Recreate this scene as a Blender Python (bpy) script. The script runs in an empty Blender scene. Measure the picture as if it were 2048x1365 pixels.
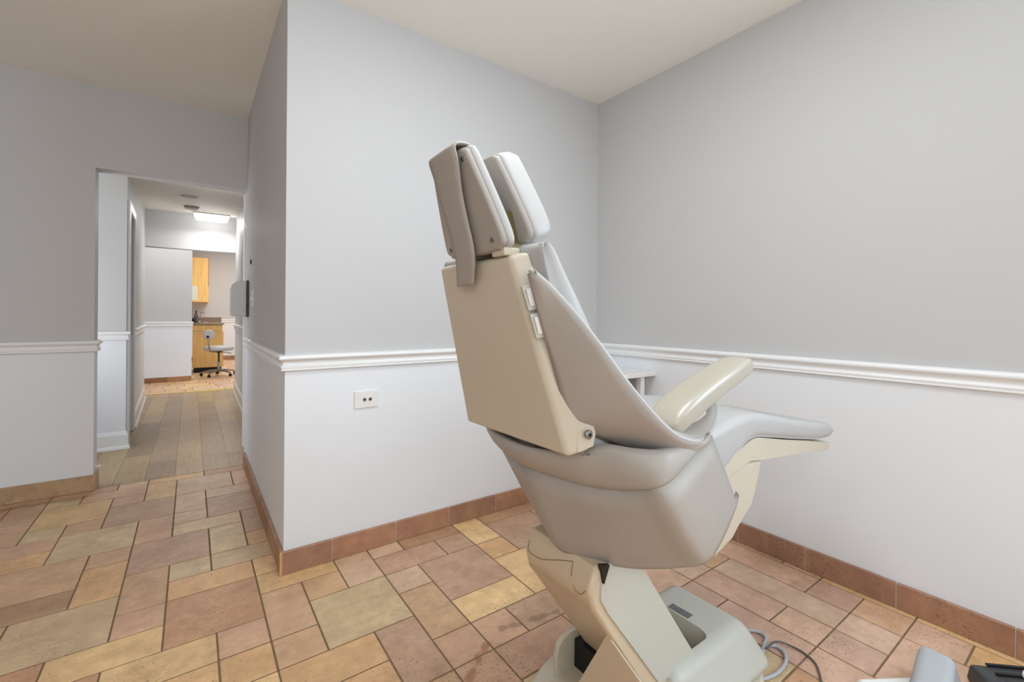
import bpy, bmesh, math, random
from mathutils import Vector, Matrix
random.seed(7)
C = bpy.context.scene.collection
V = Vector

# ------------------------------------------------------------------ materials
def lin(c):
    def f(v):
        v /= 255.0
        return v/12.92 if v <= 0.04045 else ((v+0.055)/1.055)**2.4
    return (f(c[0]), f(c[1]), f(c[2]), 1.0)

class NT:
    def __init__(s, name, rough=.5, spec=.5):
        s.m = bpy.data.materials.new(name); s.m.use_nodes = True
        s.t = s.m.node_tree; s.b = s.t.nodes['Principled BSDF']
        s.b.inputs['Roughness'].default_value = rough
        s.b.inputs['Specular IOR Level'].default_value = spec
    def n(s, typ, **kw):
        o = s.t.nodes.new(typ)
        for k, v in kw.items(): setattr(o, k, v)
        return o
    def l(s, a, b): s.t.links.new(a, b)
    def co(s): return s.n('ShaderNodeTexCoord').outputs['Object']
    def noise(s, scale, detail=4, vec=None, rough=.5):
        n = s.n('ShaderNodeTexNoise'); n.inputs['Scale'].default_value = scale
        n.inputs['Detail'].default_value = detail; n.inputs['Roughness'].default_value = rough
        s.l(vec or s.co(), n.inputs['Vector']); return n.outputs['Fac']
    def math(s, op, a, b=None, c=None):
        n = s.n('ShaderNodeMath', operation=op)
        for i, v in enumerate((a, b, c)):
            if v is None: continue
            if isinstance(v, (int, float)): n.inputs[i].default_value = v
            else: s.l(v, n.inputs[i])
        return n.outputs[0]
    def ramp(s, fac, a, b, ca, cb):
        r = s.n('ShaderNodeValToRGB'); e = r.color_ramp.elements
        e[0].position, e[1].position = a, b; e[0].color, e[1].color = ca, cb
        s.l(fac, r.inputs[0]); return r.outputs[0]
    def mix(s, fac, a, b, mode='MIX'):
        n = s.n('ShaderNodeMix', data_type='RGBA', blend_type=mode)
        for i, v in ((0, fac), (6, a), (7, b)):
            if isinstance(v, (int, float, tuple)): n.inputs[i].default_value = v
            else: s.l(v, n.inputs[i])
        return n.outputs[2]
    def bump(s, h, strength=.2, dist=.002):
        n = s.n('ShaderNodeBump'); n.inputs['Strength'].default_value = strength
        n.inputs['Distance'].default_value = dist
        s.l(h, n.inputs['Height']); s.l(n.outputs[0], s.b.inputs['Normal'])
    def color(s, c):
        if isinstance(c, tuple): s.b.inputs['Base Color'].default_value = c
        else: s.l(c, s.b.inputs['Base Color'])

def plain(name, rgb, rough=.5, spec=.5, var=.03, scale=18, bump=0, metal=0):
    t = NT(name, rough, spec); c = lin(rgb)
    f = t.noise(scale, 3)
    d = tuple(max(0, v*(1-var)) for v in c[:3])+(1,); u = tuple(min(1, v*(1+var)) for v in c[:3])+(1,)
    t.color(t.ramp(f, .3, .7, d, u)); t.b.inputs['Metallic'].default_value = metal
    if bump: t.bump(t.noise(bump, 3), .15, .0006)
    return t.m

def paint_two(name, low, high, zsplit):
    """wall paint: one colour below the chair rail, another above it"""
    t = NT(name, .55, .3)
    sep = t.n('ShaderNodeSeparateXYZ'); t.l(t.co(), sep.inputs[0])
    f = t.math('GREATER_THAN', sep.outputs[2], zsplit)
    t.color(t.mix(f, lin(low), lin(high)))
    t.bump(t.noise(160, 2), .05, .0004)
    return t.m

WHITE_LOW, GREY_UP = (230, 234, 239), (197, 197, 198)
M = {}
M['wall'] = paint_two('wall_paint', WHITE_LOW, GREY_UP, .85)
M['wall_white'] = plain('white_wall_paint', (216, 217, 220), .55, .3, .005)
M['ceiling'] = plain('ceiling_paint', (242, 241, 235), .7, .2, .006)
M['trim'] = plain('trim_paint', (236, 237, 238), .32, .5, .004)
M['door'] = plain('door_paint', (205, 206, 208), .4, .4, .004)

def tile_mat(name, pits=True, stains=True):
    t = NT(name, .42, .45)
    a = t.n('ShaderNodeAttribute', attribute_name='Col'); col = a.outputs['Color']
    n1 = t.noise(7, 6, rough=.62)
    n2 = t.noise(26, 5, rough=.6)
    cl = t.ramp(n1, .30, .72, (.83, .79, .76, 1), (1.14, 1.14, 1.12, 1))
    col = t.mix(1.0, col, cl, 'MULTIPLY')
    cl2 = t.ramp(n2, .3, .75, (.87, .85, .83, 1), (1.11, 1.10, 1.09, 1))
    col = t.mix(1.0, col, cl2, 'MULTIPLY')
    # warm veins drifting along the tile
    mp = t.n('ShaderNodeMapping'); mp.inputs['Scale'].default_value = (3, 9, 1); t.l(t.co(), mp.inputs[0])
    v = t.noise(3, 4, mp.outputs[0])
    col = t.mix(t.math('MULTIPLY', t.ramp(v, .52, .68, (0, 0, 0, 1), (1, 1, 1, 1)), .28), col, lin((186, 150, 108)))
    h = n2
    if pits:
        p = t.noise(120, 2, rough=.6); region = t.noise(4.2, 3)
        sel = t.math('MULTIPLY', t.ramp(p, .60, .66, (0, 0, 0, 1), (1, 1, 1, 1)), t.ramp(region, .46, .62, (0, 0, 0, 1), (1, 1, 1, 1)))
        col = t.mix(t.math('MULTIPLY', sel, .62), col, lin((86, 64, 44)))
        h = t.math('SUBTRACT', n2, sel)
    if stains:
        sep = t.n('ShaderNodeSeparateXYZ'); t.l(t.co(), sep.inputs[0])
        X, Y = sep.outputs[0], sep.outputs[1]
        wob = t.math('MULTIPLY', t.math('SUBTRACT', t.noise(22, 5), .5), .07)
        def blot(x0, y0, x1, y1, w):
            dx, dy = x1-x0, y1-y0; L2 = dx*dx+dy*dy
            ax = t.math('SUBTRACT', X, x0); ay = t.math('SUBTRACT', Y, y0)
            k = t.math('DIVIDE', t.math('ADD', t.math('MULTIPLY', ax, dx), t.math('MULTIPLY', ay, dy)), L2)
            k = t.n_clamp(k)
            ex = t.math('SUBTRACT', ax, t.math('MULTIPLY', k, dx)); ey = t.math('SUBTRACT', ay, t.math('MULTIPLY', k, dy))
            d = t.math('SQRT', t.math('ADD', t.math('MULTIPLY', ex, ex), t.math('MULTIPLY', ey, ey)))
            d = t.math('ADD', d, wob)
            return t.ramp(t.math('DIVIDE', d, w), .3, 1.0, (1, 1, 1, 1), (0, 0, 0, 1))
        def n_clamp(k):
            c = t.n('ShaderNodeClamp'); t.l(k, c.inputs[0]); return c.outputs[0]
        t.n_clamp = n_clamp
        s1 = blot(.765, 1.200, .655, 1.115, .016)
        col = t.mix(t.math('MULTIPLY', s1, .6), col, lin((150, 96, 32)))
        s2 = blot(.85, 1.232, 1.06, 1.195, .011)
        col = t.mix(t.math('MULTIPLY', s2, .45), col, lin((105, 82, 66)))
        s3 = blot(-.80, 3.49, -.50, 3.475, .04)
        col = t.mix(t.math('MULTIPLY', s3, .45), col, lin((96, 74, 54)))
    t.color(col); t.bump(h, .35, .0015)
    return t.m
M['tile'] = tile_mat('terracotta_tile')
M['tile_base'] = tile_mat('terracotta_base_tile', True, False)
M['grout'] = plain('grout', (128, 106, 82), .8, .2, .15, 60)

def wood_floor():
    t = NT('laminate_plank', .38, .45)
    a = t.n('ShaderNodeAttribute', attribute_name='Col')
    mp = t.n('ShaderNodeMapping'); mp.inputs['Scale'].default_value = (22, 1.6, 1); t.l(t.co(), mp.inputs[0])
    g = t.noise(3, 6, mp.outputs[0], .6)
    b = t.noise(2.2, 4)
    col = t.mix(1.0, a.outputs['Color'], t.ramp(g, .3, .72, (.82, .80, .77, 1), (1.12, 1.11, 1.09, 1)), 'MULTIPLY')
    col = t.mix(1.0, col, t.ramp(b, .3, .7, (.88, .87, .86, 1), (1.1, 1.1, 1.08, 1)), 'MULTIPLY')
    t.color(col); t.bump(g, .1, .0008)
    return t.m
M['plank'] = wood_floor()
M['joint'] = plain('pale_joint', (196, 182, 170), .8, .2)
M['seam'] = plain('plank_gap', (128, 108, 84), .8, .2)

def leather(name, rgb, rough=.46):
    t = NT(name, rough, .45); c = lin(rgb)
    f = t.noise(9, 4)
    t.color(t.ramp(f, .3, .7, tuple(v*.97 for v in c[:3])+(1,), tuple(min(1, v*1.03) for v in c[:3])+(1,)))
    vo = t.n('ShaderNodeTexVoronoi'); vo.inputs['Scale'].default_value = 420; t.l(t.co(), vo.inputs['Vector'])
    t.bump(vo.outputs['Distance'], .10, .0004)
    return t.m
M['vinyl'] = leather('grey_vinyl', (164, 157, 150))
M['vinyl_light'] = leather('pale_vinyl', (180, 179, 178), .42)
M['cream'] = plain('cream_plastic', (201, 192, 174), .35, .5, .01, 8, 260)
M['cream_bounce'] = plain('cream_bounce_plastic', (202, 184, 158), .38, .5, .01, 8, 260)  # cream plastic with the warm floor bounce put into its colour
M['seam_dark'] = plain('seam_dark', (96, 86, 76), .6)
M['seam_brown'] = plain('seam_brown', (140, 114, 86), .6)
M['cream_green'] = plain('cream_metal', (190, 191, 182), .36, .5, .01, 8)
M['arm_foam'] = plain('arm_pad_skin', (176, 170, 156), .24, .6, .015, 14)
M['thread'] = plain('piping', (176, 170, 160), .5, .4)
M['black'] = plain('black_plastic', (18, 18, 19), .5, .4)
M['dark_grey'] = plain('dark_grey_plastic', (58, 59, 61), .45, .5)
M['mid_grey'] = plain('grey_plastic', (176, 179, 184), .4, .5)
M['steel'] = plain('steel', (150, 148, 142), .3, .5, .05, 30, 0, 1)
M['white_plastic'] = plain('white_plastic', (232, 232, 230), .35, .5)
M['disp_grey'] = plain('dispenser_shell', (206, 207, 208), .35, .5)
M['maple'] = NT('maple_laminate', .35, .45).m
def maple():
    t = NT('maple_front', .35, .45)
    mp = t.n('ShaderNodeMapping'); mp.inputs['Scale'].default_value = (14, 14, 1.2); t.l(t.co(), mp.inputs[0])
    g = t.noise(2.5, 5, mp.outputs[0], .6)
    t.color(t.ramp(g, .25, .75, lin((216, 170, 98)), lin((238, 200, 130)))); return t.m
M['maple'] = maple()
M['counter'] = plain('brown_counter', (150, 128, 108), .35, .5, .15, 90)
M['brass'] = plain('brass_strip', (190, 170, 90), .35, .5, .08, 30, 0, .6)
M['paper'] = plain('paper', (214, 218, 200), .7, .2)
M['label'] = None
def emis(name, rgb, s):
    t = NT(name, .4); t.color(lin(rgb)); t.b.inputs['Emission Color'].default_value = lin(rgb); t.b.inputs['Emission Strength'].default_value = s
    return t.m
M['lamp'] = emis('lit_diffuser', (255, 253, 250), 2.5)
def glass(name, rgb):
    t = NT(name, .05, .5); t.color(lin(rgb)); t.b.inputs['Transmission Weight'].default_value = .7; return t.m
M['glass'] = glass('tinted_glass', (120, 124, 128))
def label_mat():
    t = NT('printed_label', .5); sep = t.n('ShaderNodeSeparateXYZ'); t.l(t.co(), sep.inputs[0])
    w = t.math('FRACT', t.math('MULTIPLY', sep.outputs[0], 190.0))
    mp = t.n('ShaderNodeMapping'); mp.inputs['Scale'].default_value = (1, 12, 1); t.l(t.co(), mp.inputs[0])
    n = t.noise(70, 2, mp.outputs[0])
    f = t.math('MULTIPLY', t.math('GREATER_THAN', w, .55), t.math('GREATER_THAN', n, .47))
    t.color(t.mix(f, lin((88, 88, 92)), lin((140, 140, 142)))); return t.m
M['label'] = label_mat()

# ------------------------------------------------------------------ helpers
ROOT = {}
def loc_of(p):
    s = V((0, 0, 0))
    while p is not None:
        s = s + V(p.location); p = p.parent
    return s
def obj(name, bm, mat, parent=None, smooth=False, mats=None, sub=0, auto=True, solid=0):
    me = bpy.data.meshes.new(name)
    off = loc_of(parent)
    if off.length: bmesh.ops.translate(bm, verts=bm.verts, vec=-off)
    bmesh.ops.recalc_face_normals(bm, faces=bm.faces)
    bm.to_mesh(me); bm.free()
    o = bpy.data.objects.new(name, me); C.objects.link(o)
    for m in (mats or [mat]): me.materials.append(m)
    if parent is not None: o.parent = parent
    if smooth:
        for p in me.polygons: p.use_smooth = True
        if auto:
            try: me.set_sharp_from_angle(angle=math.radians(50))
            except Exception: pass
            wn = o.modifiers.new('weighted normals', 'WEIGHTED_NORMAL'); wn.keep_sharp = True; wn.weight = 100
    if solid:
        s = o.modifiers.new('thickness', 'SOLIDIFY'); s.thickness = abs(solid); s.offset = 1 if solid > 0 else -1
    if sub:
        s = o.modifiers.new('smooth', 'SUBSURF'); s.levels = s.render_levels = sub
    return o
def thing(name, label, cat, loc, group=None):
    o = bpy.data.objects.new(name, None); C.objects.link(o); o.location = loc
    o.empty_display_size = .05
    o['label'] = label; o['category'] = cat
    if group: o['group'] = group
    return o
def tag(o, label, cat, group=None):
    o['label'] = label; o['category'] = cat
    if group: o['group'] = group
    return o
def struct(name, bm, mat, **k):
    o = obj(name, bm, mat, **k); o['kind'] = 'structure'; return o

def box(x0, x1, y0, y1, z0, z1, bevel=0, seg=2, bm=None):
    b = bmesh.new()
    vs = [b.verts.new((x, y, z)) for z in (z0, z1) for x, y in ((x0, y0), (x1, y0), (x1, y1), (x0, y1))]
    for f in ((3, 2, 1, 0), (4, 5, 6, 7), (0, 1, 5, 4), (1, 2, 6, 5), (2, 3, 7, 6), (3, 0, 4, 7)):
        b.faces.new([vs[i] for i in f])
    if bevel: bmesh.ops.bevel(b, geom=b.edges[:], offset=bevel, segments=seg, affect='EDGES', profile=.5)
    if bm is None: return b
    return merge(bm, b)
def merge(bm, b):
    me = bpy.data.meshes.new('tmp'); b.to_mesh(me); b.free(); bm.from_mesh(me); bpy.data.meshes.remove(me); return bm
def hexa(pts, bevel=0, seg=2, bm=None):
    """8 points: four of the bottom, then four of the top, same turn"""
    b = bmesh.new(); vs = [b.verts.new(p) for p in pts]
    for f in ((3, 2, 1, 0), (4, 5, 6, 7), (0, 1, 5, 4), (1, 2, 6, 5), (2, 3, 7, 6), (3, 0, 4, 7)):
        b.faces.new([vs[i] for i in f])
    if bevel: bmesh.ops.bevel(b, geom=b.edges[:], offset=bevel, segments=seg, affect='EDGES', profile=.5)
    return b if bm is None else merge(bm, b)
def poly_prism(pts, d, bevel=0, seg=2, bm=None, all_edges=True):
    """closed polygon of 3D points pushed along vector d"""
    b = bmesh.new(); d = V(d)
    a = [b.verts.new(p) for p in pts]; c = [b.verts.new(V(p)+d) for p in pts]
    n = len(pts)
    f0 = b.faces.new(a); f1 = b.faces.new(c[::-1])
    for i in range(n): b.faces.new((a[i], c[i], c[(i+1) % n], a[(i+1) % n]))
    if bevel:
        es = [e for e in b.edges if (e in f0.edges or e in f1.edges)] if not all_edges else b.edges[:]
        bmesh.ops.bevel(b, geom=es, offset=bevel, segments=seg, affect='EDGES', profile=.5)
    return b if bm is None else merge(bm, b)
def prism_xz(pr, y0, y1, bevel=0, seg=3, all_edges=False):
    return poly_prism([(x, y0, z) for x, z in pr], (0, y1-y0, 0), bevel, seg, None, all_edges)
def catmull(pts, n=8, closed=False):
    P = [V(p) for p in pts]; out = []; N = len(P)
    for i in range(N if closed else N-1):
        p1, p2 = P[i], P[(i+1) % N]
        p0 = P[i-1] if (closed or i > 0) else p1*2-p2
        p3 = P[(i+2) % N] if (closed or i+2 < N) else p2*2-p1
        for k in range(n):
            t = k/n
            out.append(.5*((2*p1)+(p2-p0)*t+(2*p0-5*p1+4*p2-p3)*t*t+(3*p1-p0-3*p2+p3)*t**3))
    if not closed: out.append(P[-1])
    return out
def tube(pts, r, seg=8, bm=None, closed=False, caps=True):
    b = bmesh.new() if bm is None else bm
    P = [V(p) for p in pts]; rings = []; up = None; N = len(P)
    for i, p in enumerate(P):
        a = P[i-1] if (i > 0 or closed) else P[i]; c = P[(i+1) % N] if (i < N-1 or closed) else P[i]
        d = (c-a).normalized()
        if up is None: up = V((0, 0, 1)) if abs(d.z) < .9 else V((1, 0, 0))
        s = d.cross(up)
        if s.length < 1e-6: s = d.cross(V((0, 1, 0)))
        s.normalize(); up = s.cross(d).normalized()
        rr = r[i] if isinstance(r, (list, tuple)) else r
        rings.append([b.verts.new(p+s*math.cos(q)*rr+up*math.sin(q)*rr) for q in (2*math.pi*k/seg for k in range(seg))])
    for i in range(N if closed else N-1):
        A, B = rings[i], rings[(i+1) % N]
        for k in range(seg): b.faces.new((A[k], A[(k+1) % seg], B[(k+1) % seg], B[k]))
    if caps and not closed: b.faces.new(rings[0][::-1]); b.faces.new(rings[-1])
    return b
def lathe(pr, c, seg=24, bm=None, axis='z'):
    """profile of (radius, height)"""
    b = bmesh.new() if bm is None else bm; c = V(c); rings = []
    for r, h in pr:
        ring = []
        for k in range(seg):
            q = 2*math.pi*k/seg; u, v = r*math.cos(q), r*math.sin(q)
            ring.append(b.verts.new(c+(V((u, v, h)) if axis == 'z' else V((u, h, v)) if axis == 'y' else V((h, u, v)))))
        rings.append(ring)
    for A, B in zip(rings, rings[1:]):
        for k in range(seg): b.faces.new((A[k], A[(k+1) % seg], B[(k+1) % seg], B[k]))
    b.faces.new(rings[0][::-1]); b.faces.new(rings[-1])
    return b
def loft(rows, bm=None, close=False):
    b = bmesh.new() if bm is None else bm
    R = [[b.verts.new(p) for p in r] for r in rows]
    for A, B in zip(R, R[1:]):
        for k in range(len(A)-(0 if close else 1)):
            j = (k+1) % len(A)
            b.faces.new((A[k], A[j], B[j], B[k]))
    return b
def moulding(path, prof, bm=None):
    """prof of (out, z) run along a list of plan points; 'out' is to the right of the walking direction; ends closed"""
    b = bmesh.new() if bm is None else bm
    P = [V((p[0], p[1])) for p in path]; N = len(P); rows = []
    for i in range(N):
        d0 = (P[i]-P[i-1]).normalized() if i > 0 else (P[1]-P[0]).normalized()
        d1 = (P[i+1]-P[i]).normalized() if i < N-1 else d0
        n0, n1 = V((d0.y, -d0.x)), V((d1.y, -d1.x)); m = (n0+n1).normalized(); k = 1/max(.2, m.dot(n0))
        rows.append([(P[i].x+m.x*k*o, P[i].y+m.y*k*o, z) for o, z in prof])
    R = [[b.verts.new(p) for p in r] for r in rows]; n = len(prof)
    for A, B in zip(R, R[1:]):
        for k in range(n): b.faces.new((A[k], A[(k+1) % n], B[(k+1) % n], B[k]))
    b.faces.new(R[0]); b.faces.new(R[-1][::-1])
    return b
def bool_cut(bmA, bmB):
    def mk(b):
        me = bpy.data.meshes.new('t'); bmesh.ops.recalc_face_normals(b, faces=b.faces); b.to_mesh(me); b.free(); o = bpy.data.objects.new('t', me); C.objects.link(o); return o
    A, B = mk(bmA), mk(bmB)
    m = A.modifiers.new('b', 'BOOLEAN'); m.operation = 'DIFFERENCE'; m.object = B; m.solver = 'EXACT'
    dg = bpy.context.evaluated_depsgraph_get(); dg.update()
    me = bpy.data.meshes.new_from_object(A.evaluated_get(dg))
    b = bmesh.new(); b.from_mesh(me); bpy.data.meshes.remove(me)
    for o in (A, B):
        d = o.data; bpy.data.objects.remove(o); bpy.data.meshes.remove(d)
    return b

# ------------------------------------------------------------------ camera
F, YAW, ROLL = 895.88, .62044, .00755
cd = bpy.data.cameras.new('camera'); cam = bpy.data.objects.new('camera', cd); C.objects.link(cam)
fw = V((math.sin(YAW), math.cos(YAW), 0)); rt = V((math.cos(YAW), -math.sin(YAW), 0)); up = V((0, 0, 1))
r2 = rt*math.cos(ROLL)+up*math.sin(ROLL); u2 = -rt*math.sin(ROLL)+up*math.cos(ROLL)
cam.matrix_world = Matrix(((r2.x, u2.x, -fw.x, 0), (r2.y, u2.y, -fw.y, 0), (r2.z, u2.z, -fw.z, 1.05), (0, 0, 0, 1)))
cd.sensor_width = 36; cd.lens = F/2048*36; cd.shift_y = (631.26-682.5)/2048; cd.clip_start = .02
bpy.context.scene.camera = cam

# ------------------------------------------------------------------ room shell
XA, YB, XC, YD, XD, ZC, ZH = .3065, 2.0013, 2.0914, 3.5834, -.4677, 2.3924, 1.9044
XL, YN = -3.0, -1.7                                    # unseen left wall and the wall behind the camera
struct('wall_back', box(XA, XC+.1, YB, YB+.12, 0, ZC), M['wall'])
WY0, WY1, WZ0, WZ1 = -1.45, -.25, .85, 2.15
b = bmesh.new()                                        # right wall, with a window near the camera's right
box(XC, XC+.1, WY1, YB, 0, ZC, bm=b); box(XC, XC+.1, YN, WY0, 0, ZC, bm=b)
box(XC, XC+.1, WY0, WY1, 0, WZ0, bm=b); box(XC, XC+.1, WY0, WY1, WZ1, ZC, bm=b)
struct('wall_right', b, M['wall'])
b = bmesh.new()
for y in (WY0, (WY0+WY1)/2-.02, WY1-.04): box(XC+.03, XC+.08, y, y+.04, WZ0, WZ1, bm=b)
for z in (WZ0, WZ1-.04): box(XC+.03, XC+.08, WY0, WY1, z, z+.04, bm=b)
struct('window_1', b, M['trim'])
struct('wall_partition', box(XA, XA+.115, YB+.12, YD+.115, 0, ZC), M['wall'])
struct('wall_far', box(XL, XD, YD, YD+.115, 0, ZC), M['wall'])
struct('wall_header', box(XD, XA, YD, YD+.115, ZH, ZC), M['wall'])
struct('wall_left', box(XL-.1, XL, YN, YD+.115, 0, ZC), M['wall'])
b = bmesh.new(); NX0, NX1 = -1.4, .5                  # wall behind the camera, with an unseen window added for fill light
box(XL, NX0, YN-.1, YN, 0, ZC, bm=b); box(NX1, XC+.1, YN-.1, YN, 0, ZC, bm=b)
box(NX0, NX1, YN-.1, YN, 0, WZ0, bm=b); box(NX0, NX1, YN-.1, YN, WZ1, ZC, bm=b)
struct('wall_near', b, M['wall'])
b = bmesh.new()
for x in (NX0, (NX0+NX1)/2-.02, NX1-.04): box(x, x+.04, YN-.08, YN-.03, WZ0, WZ1, bm=b)
for z in (WZ0, WZ1-.04): box(NX0, NX1, YN-.08, YN-.03, z, z+.04, bm=b)
struct('window_added', b, M['trim'])
struct('ceiling', box(XL-.1, XC+.1, YN-.1, YD+.115, ZC, ZC+.08), M['ceiling'])

# floor of laid tiles (Roman pattern); grid cell
GX, GY = .1415, .1455
gx = lambda i: .072+GX*i
gy = lambda j: 1.757+GY*j
PAL = dict(t=(208, 172, 138), p=(212, 174, 146), r=(200, 156, 124), y=(228, 194, 146), g=(214, 190, 154), u=(196, 162, 138), o=(220, 180, 134), b=(188, 152, 122), l=(220, 190, 162), m=(218, 182, 160), n=(206, 172, 154), k=(222, 192, 170), v=(222, 184, 152))
TILES = '''2 -2 4 0 g;4 -3 5 -1 t;4 -1 5 0 l;5 -2 7 0 u;5 -3 7 -2 y;1 -2 2 -1 t;1 -1 2 1 p;2 0 3 1 t;3 0 4 2 l;1 1 3 2 y;4 1 5 2 l;4 0 6 1 u;5 1 7 2 b;6 0 7 1 u;7 0 8 2 y;
7 -1 8 0 o;7 -3 9 -1 y;8 -1 10 1 u;8 1 11 2 b;5 -4 6 -3 p;5 -5 7 -4 u;6 -4 8 -3 u;3 -4 4 -2 u;4 -4 5 -3 p;1 -3 3 -2 o;2 -4 3 -3 o;4 -6 5 -4 p;
-1 10 1 12 l;1 10 2 12 p;-2 10 -1 12 y;-4 11 -2 12 p;-3 10 -2 11 p;-3 8 -1 10 u;-2 6 -1 8 p;-1 8 0 10 l;-1 7 0 8 l;0 9 2 10 l;0 7 2 9 u;-1 6 1 7 g;1 5 2 7 u;1 4 2 5 o;
-2 4 0 6 u;0 4 1 6 g;0 3 2 4 g;-1 3 0 4 g;-1 2 1 3 o;-2 2 -1 4 t;1 2 2 3 y;-1 0 1 2 r;-2 1 -1 2 p;-3 0 -1 1 y;-4 1 -2 3 g;-3 3 -2 5 o;-3 5 -2 6 t;-4 6 -2 8 g;-4 8 -3 9 t;-5 9 -3 11 y;
-5 4 -3 6 t;-5 3 -3 4 b;-6 7 -4 8 p;-6 6 -4 7 o;-2 -1 0 0 y;0 -1 1 0 p;0 -2 1 -1 o;-4 0 -3 1 r;-3 -1 -2 0 r;-3 -2 0 -1 o;
13 -7 14 -4 m;12 -8 13 -5 k;11 -7 12 -5 m;13 -8 14 -7 n;12 -9 13 -8 k;11 -8 12 -7 m;10 -8 11 -6 n;13 -9 14 -8 v;11 -9 12 -8 n;10 -10 11 -8 m;13 -10 14 -9 m;11 -11 13 -9 m;13 -12 14 -10 o;12 -5 14 -3 m;10 -6 11 -5 n;9 -5 11 -3 m;11 -5 12 -3 k'''
def lay_tiles():
    occ = {}; out = []
    for r in TILES.replace('\n', '').split(';'):
        a = r.split(); i0, j0, i1, j1 = map(int, a[:4])
        if any((i, j) in occ for i in range(i0, i1) for j in range(j0, j1)): continue
        for i in range(i0, i1):
            for j in range(j0, j1): occ[i, j] = 1
        out.append((i0, j0, i1, j1, a[4]))
    shapes = [(2, 2), (2, 1), (1, 2), (3, 2), (1, 1)]
    for j in range(12, -25, -1):
        for i in range(-17, 15):
            if (i, j) in occ: continue
            random.shuffle(shapes)
            for w, h in shapes+[(1, 1)]:
                cells = [(i+a, j-c) for a in range(w) for c in range(h)]
                if any(q in occ for q in cells) or i+w > 15: continue
                for q in cells: occ[q] = 1
                out.append((i, j-h+1, i+w, j+1, random.choice('ttppuoyglr'))); break
    return out
def tile_quads(rects, gap=.003, h=.003, z0=-.003, e=.0022):
    """rects: (x0,y0,x1,y1,rgb) -> bevelled slabs with a colour of their own"""
    bm = bmesh.new(); cl = bm.loops.layers.float_color.new('Col')
    for x0, y0, x1, y1, rgb in rects:
        if x1-x0 < .012 or y1-y0 < .012: continue
        k = random.uniform(.94, 1.06); c = lin(rgb); c = (c[0]*k, c[1]*k*random.uniform(.98, 1.02), c[2]*k, 1)
        g = gap/2*random.uniform(.7, 1.3)
        o = [(x0+g, y0+g), (x1-g, y0+g), (x1-g, y1-g), (x0+g, y1-g)]
        t = [(x0+g+e, y0+g+e), (x1-g-e, y0+g+e), (x1-g-e, y1-g-e), (x0+g+e, y1-g-e)]
        vo = [bm.verts.new((x, y, z0)) for x, y in o]; vt = [bm.verts.new((x, y, z0+h)) for x, y in t]
        fs = [bm.faces.new(vt)]+[bm.faces.new((vo[i], vo[(i+1) % 4], vt[(i+1) % 4], vt[i])) for i in range(4)]
        for f in fs:
            for L in f.loops: L[cl] = c
    return bm
YW0 = 3.603                                             # where the corridor planks begin
rects = []
for i0, j0, i1, j1, c in lay_tiles():
    x0, x1, y0, y1 = max(gx(i0), XL), min(gx(i1), XC), max(gy(j0), YN), min(gy(j1), YW0)
    if x1 > x0 and y1 > y0: rects.append((x0, y0, x1, y1, PAL[c]))
for i in range(-17, 15, 2):
    x0, x1 = max(gx(i), XL), min(gx(i+2), XA)
    if x1 > x0 and gy(13)-gy(12) > 0: pass
o = struct('floor', tile_quads(rects), M['tile'])
struct('floor_grout', box(XL, XC, YN, YW0, -.06, -.0012), M['grout'])

# tile skirting
def skirt(name, p0, p1, joints, out, h=.092, th=.014, cap=True, cols=None):
    d = V((p1[0]-p0[0], p1[1]-p0[1])); L = d.length; d.normalize(); n = V((d.y, -d.x))*out
    js = [0]+[j for j in joints if 0 < j < L]+[L]
    bm = bmesh.new(); cl = bm.loops.layers.float_color.new('Col')
    for a, c in zip(js, js[1:]):
        g = .0018; rgb = random.choice(cols or [(172, 130, 106), (164, 126, 106), (180, 136, 108), (158, 120, 100)])
        k = random.uniform(.93, 1.05); col = lin(rgb); col = (col[0]*k, col[1]*k, col[2]*k, 1)
        q = [(V(p0)+d*s+n*t) for s, t in ((a+(g if a > 0 else 0), .0), (c-(g if c < L else 0), .0), (c-(g if c < L else 0), th), (a+(g if a > 0 else 0), th))]
        e = bmesh.new(); vs = [e.verts.new((v.x, v.y, z)) for z in (.0005, h) for v in q]
        for f in ((3, 2, 1, 0), (4, 5, 6, 7), (0, 1, 5, 4), (1, 2, 6, 5), (2, 3, 7, 6), (3, 0, 4, 7)): e.faces.new([vs[i] for i in f])
        bmesh.ops.bevel(e, geom=e.edges[:], offset=.0018, segments=1, affect='EDGES')
        le = e.loops.layers.float_color.new('Col')
        for f in e.faces:
            for L_ in f.loops: L_[le] = col
        merge(bm, e)
    q = [V(p0), V(p1), V(p1)+n*(th-.003), V(p0)+n*(th-.003)]
    struct(name+'_joint', hexa([(v.x, v.y, .0005) for v in q]+[(v.x, v.y, h-.002) for v in q]), M['joint'])
    o = struct(name, bm, M['tile_base'])
    return o
skirt('baseboard_back', (XA-.014, YB), (XC, YB), [.2, .482, .757, 1.032, 1.31, 1.59], 1)
skirt('baseboard_right', (XC, YB-.014), (XC, YN), [.35, .62, .904, 1.187, 1.481, 1.77, 2.06, 2.35], 1)
skirt('baseboard_partition', (XA, YD), (XA, YB), [.3, .62, .93, 1.24, 1.45], 1, cols=[(178, 138, 108), (168, 128, 100)])
skirt('baseboard_far', (XL, YD), (XD+.012, YD), [.3, .62, .9, 1.2, 1.5], 1, cols=[(184, 158, 126), (178, 150, 120)])
b = bmesh.new(); box(XD, XD+.012, YD-.012, YD+.1, .0005, .094, .001, 1, bm=b)
cl = b.loops.layers.float_color.new('Col')
for f in b.faces:
    for L_ in f.loops: L_[cl] = lin((190, 158, 118))
struct('baseboard_opening', b, M['tile_base'])
# light bullnose edge at the outer corner
b = box(XA-.0165, XA-.006, YB-.0165, YB-.006, .0005, .0935, .003, 2); struct('trim_5', b, plain('corner_bead', (206, 164, 120), .4))
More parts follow.
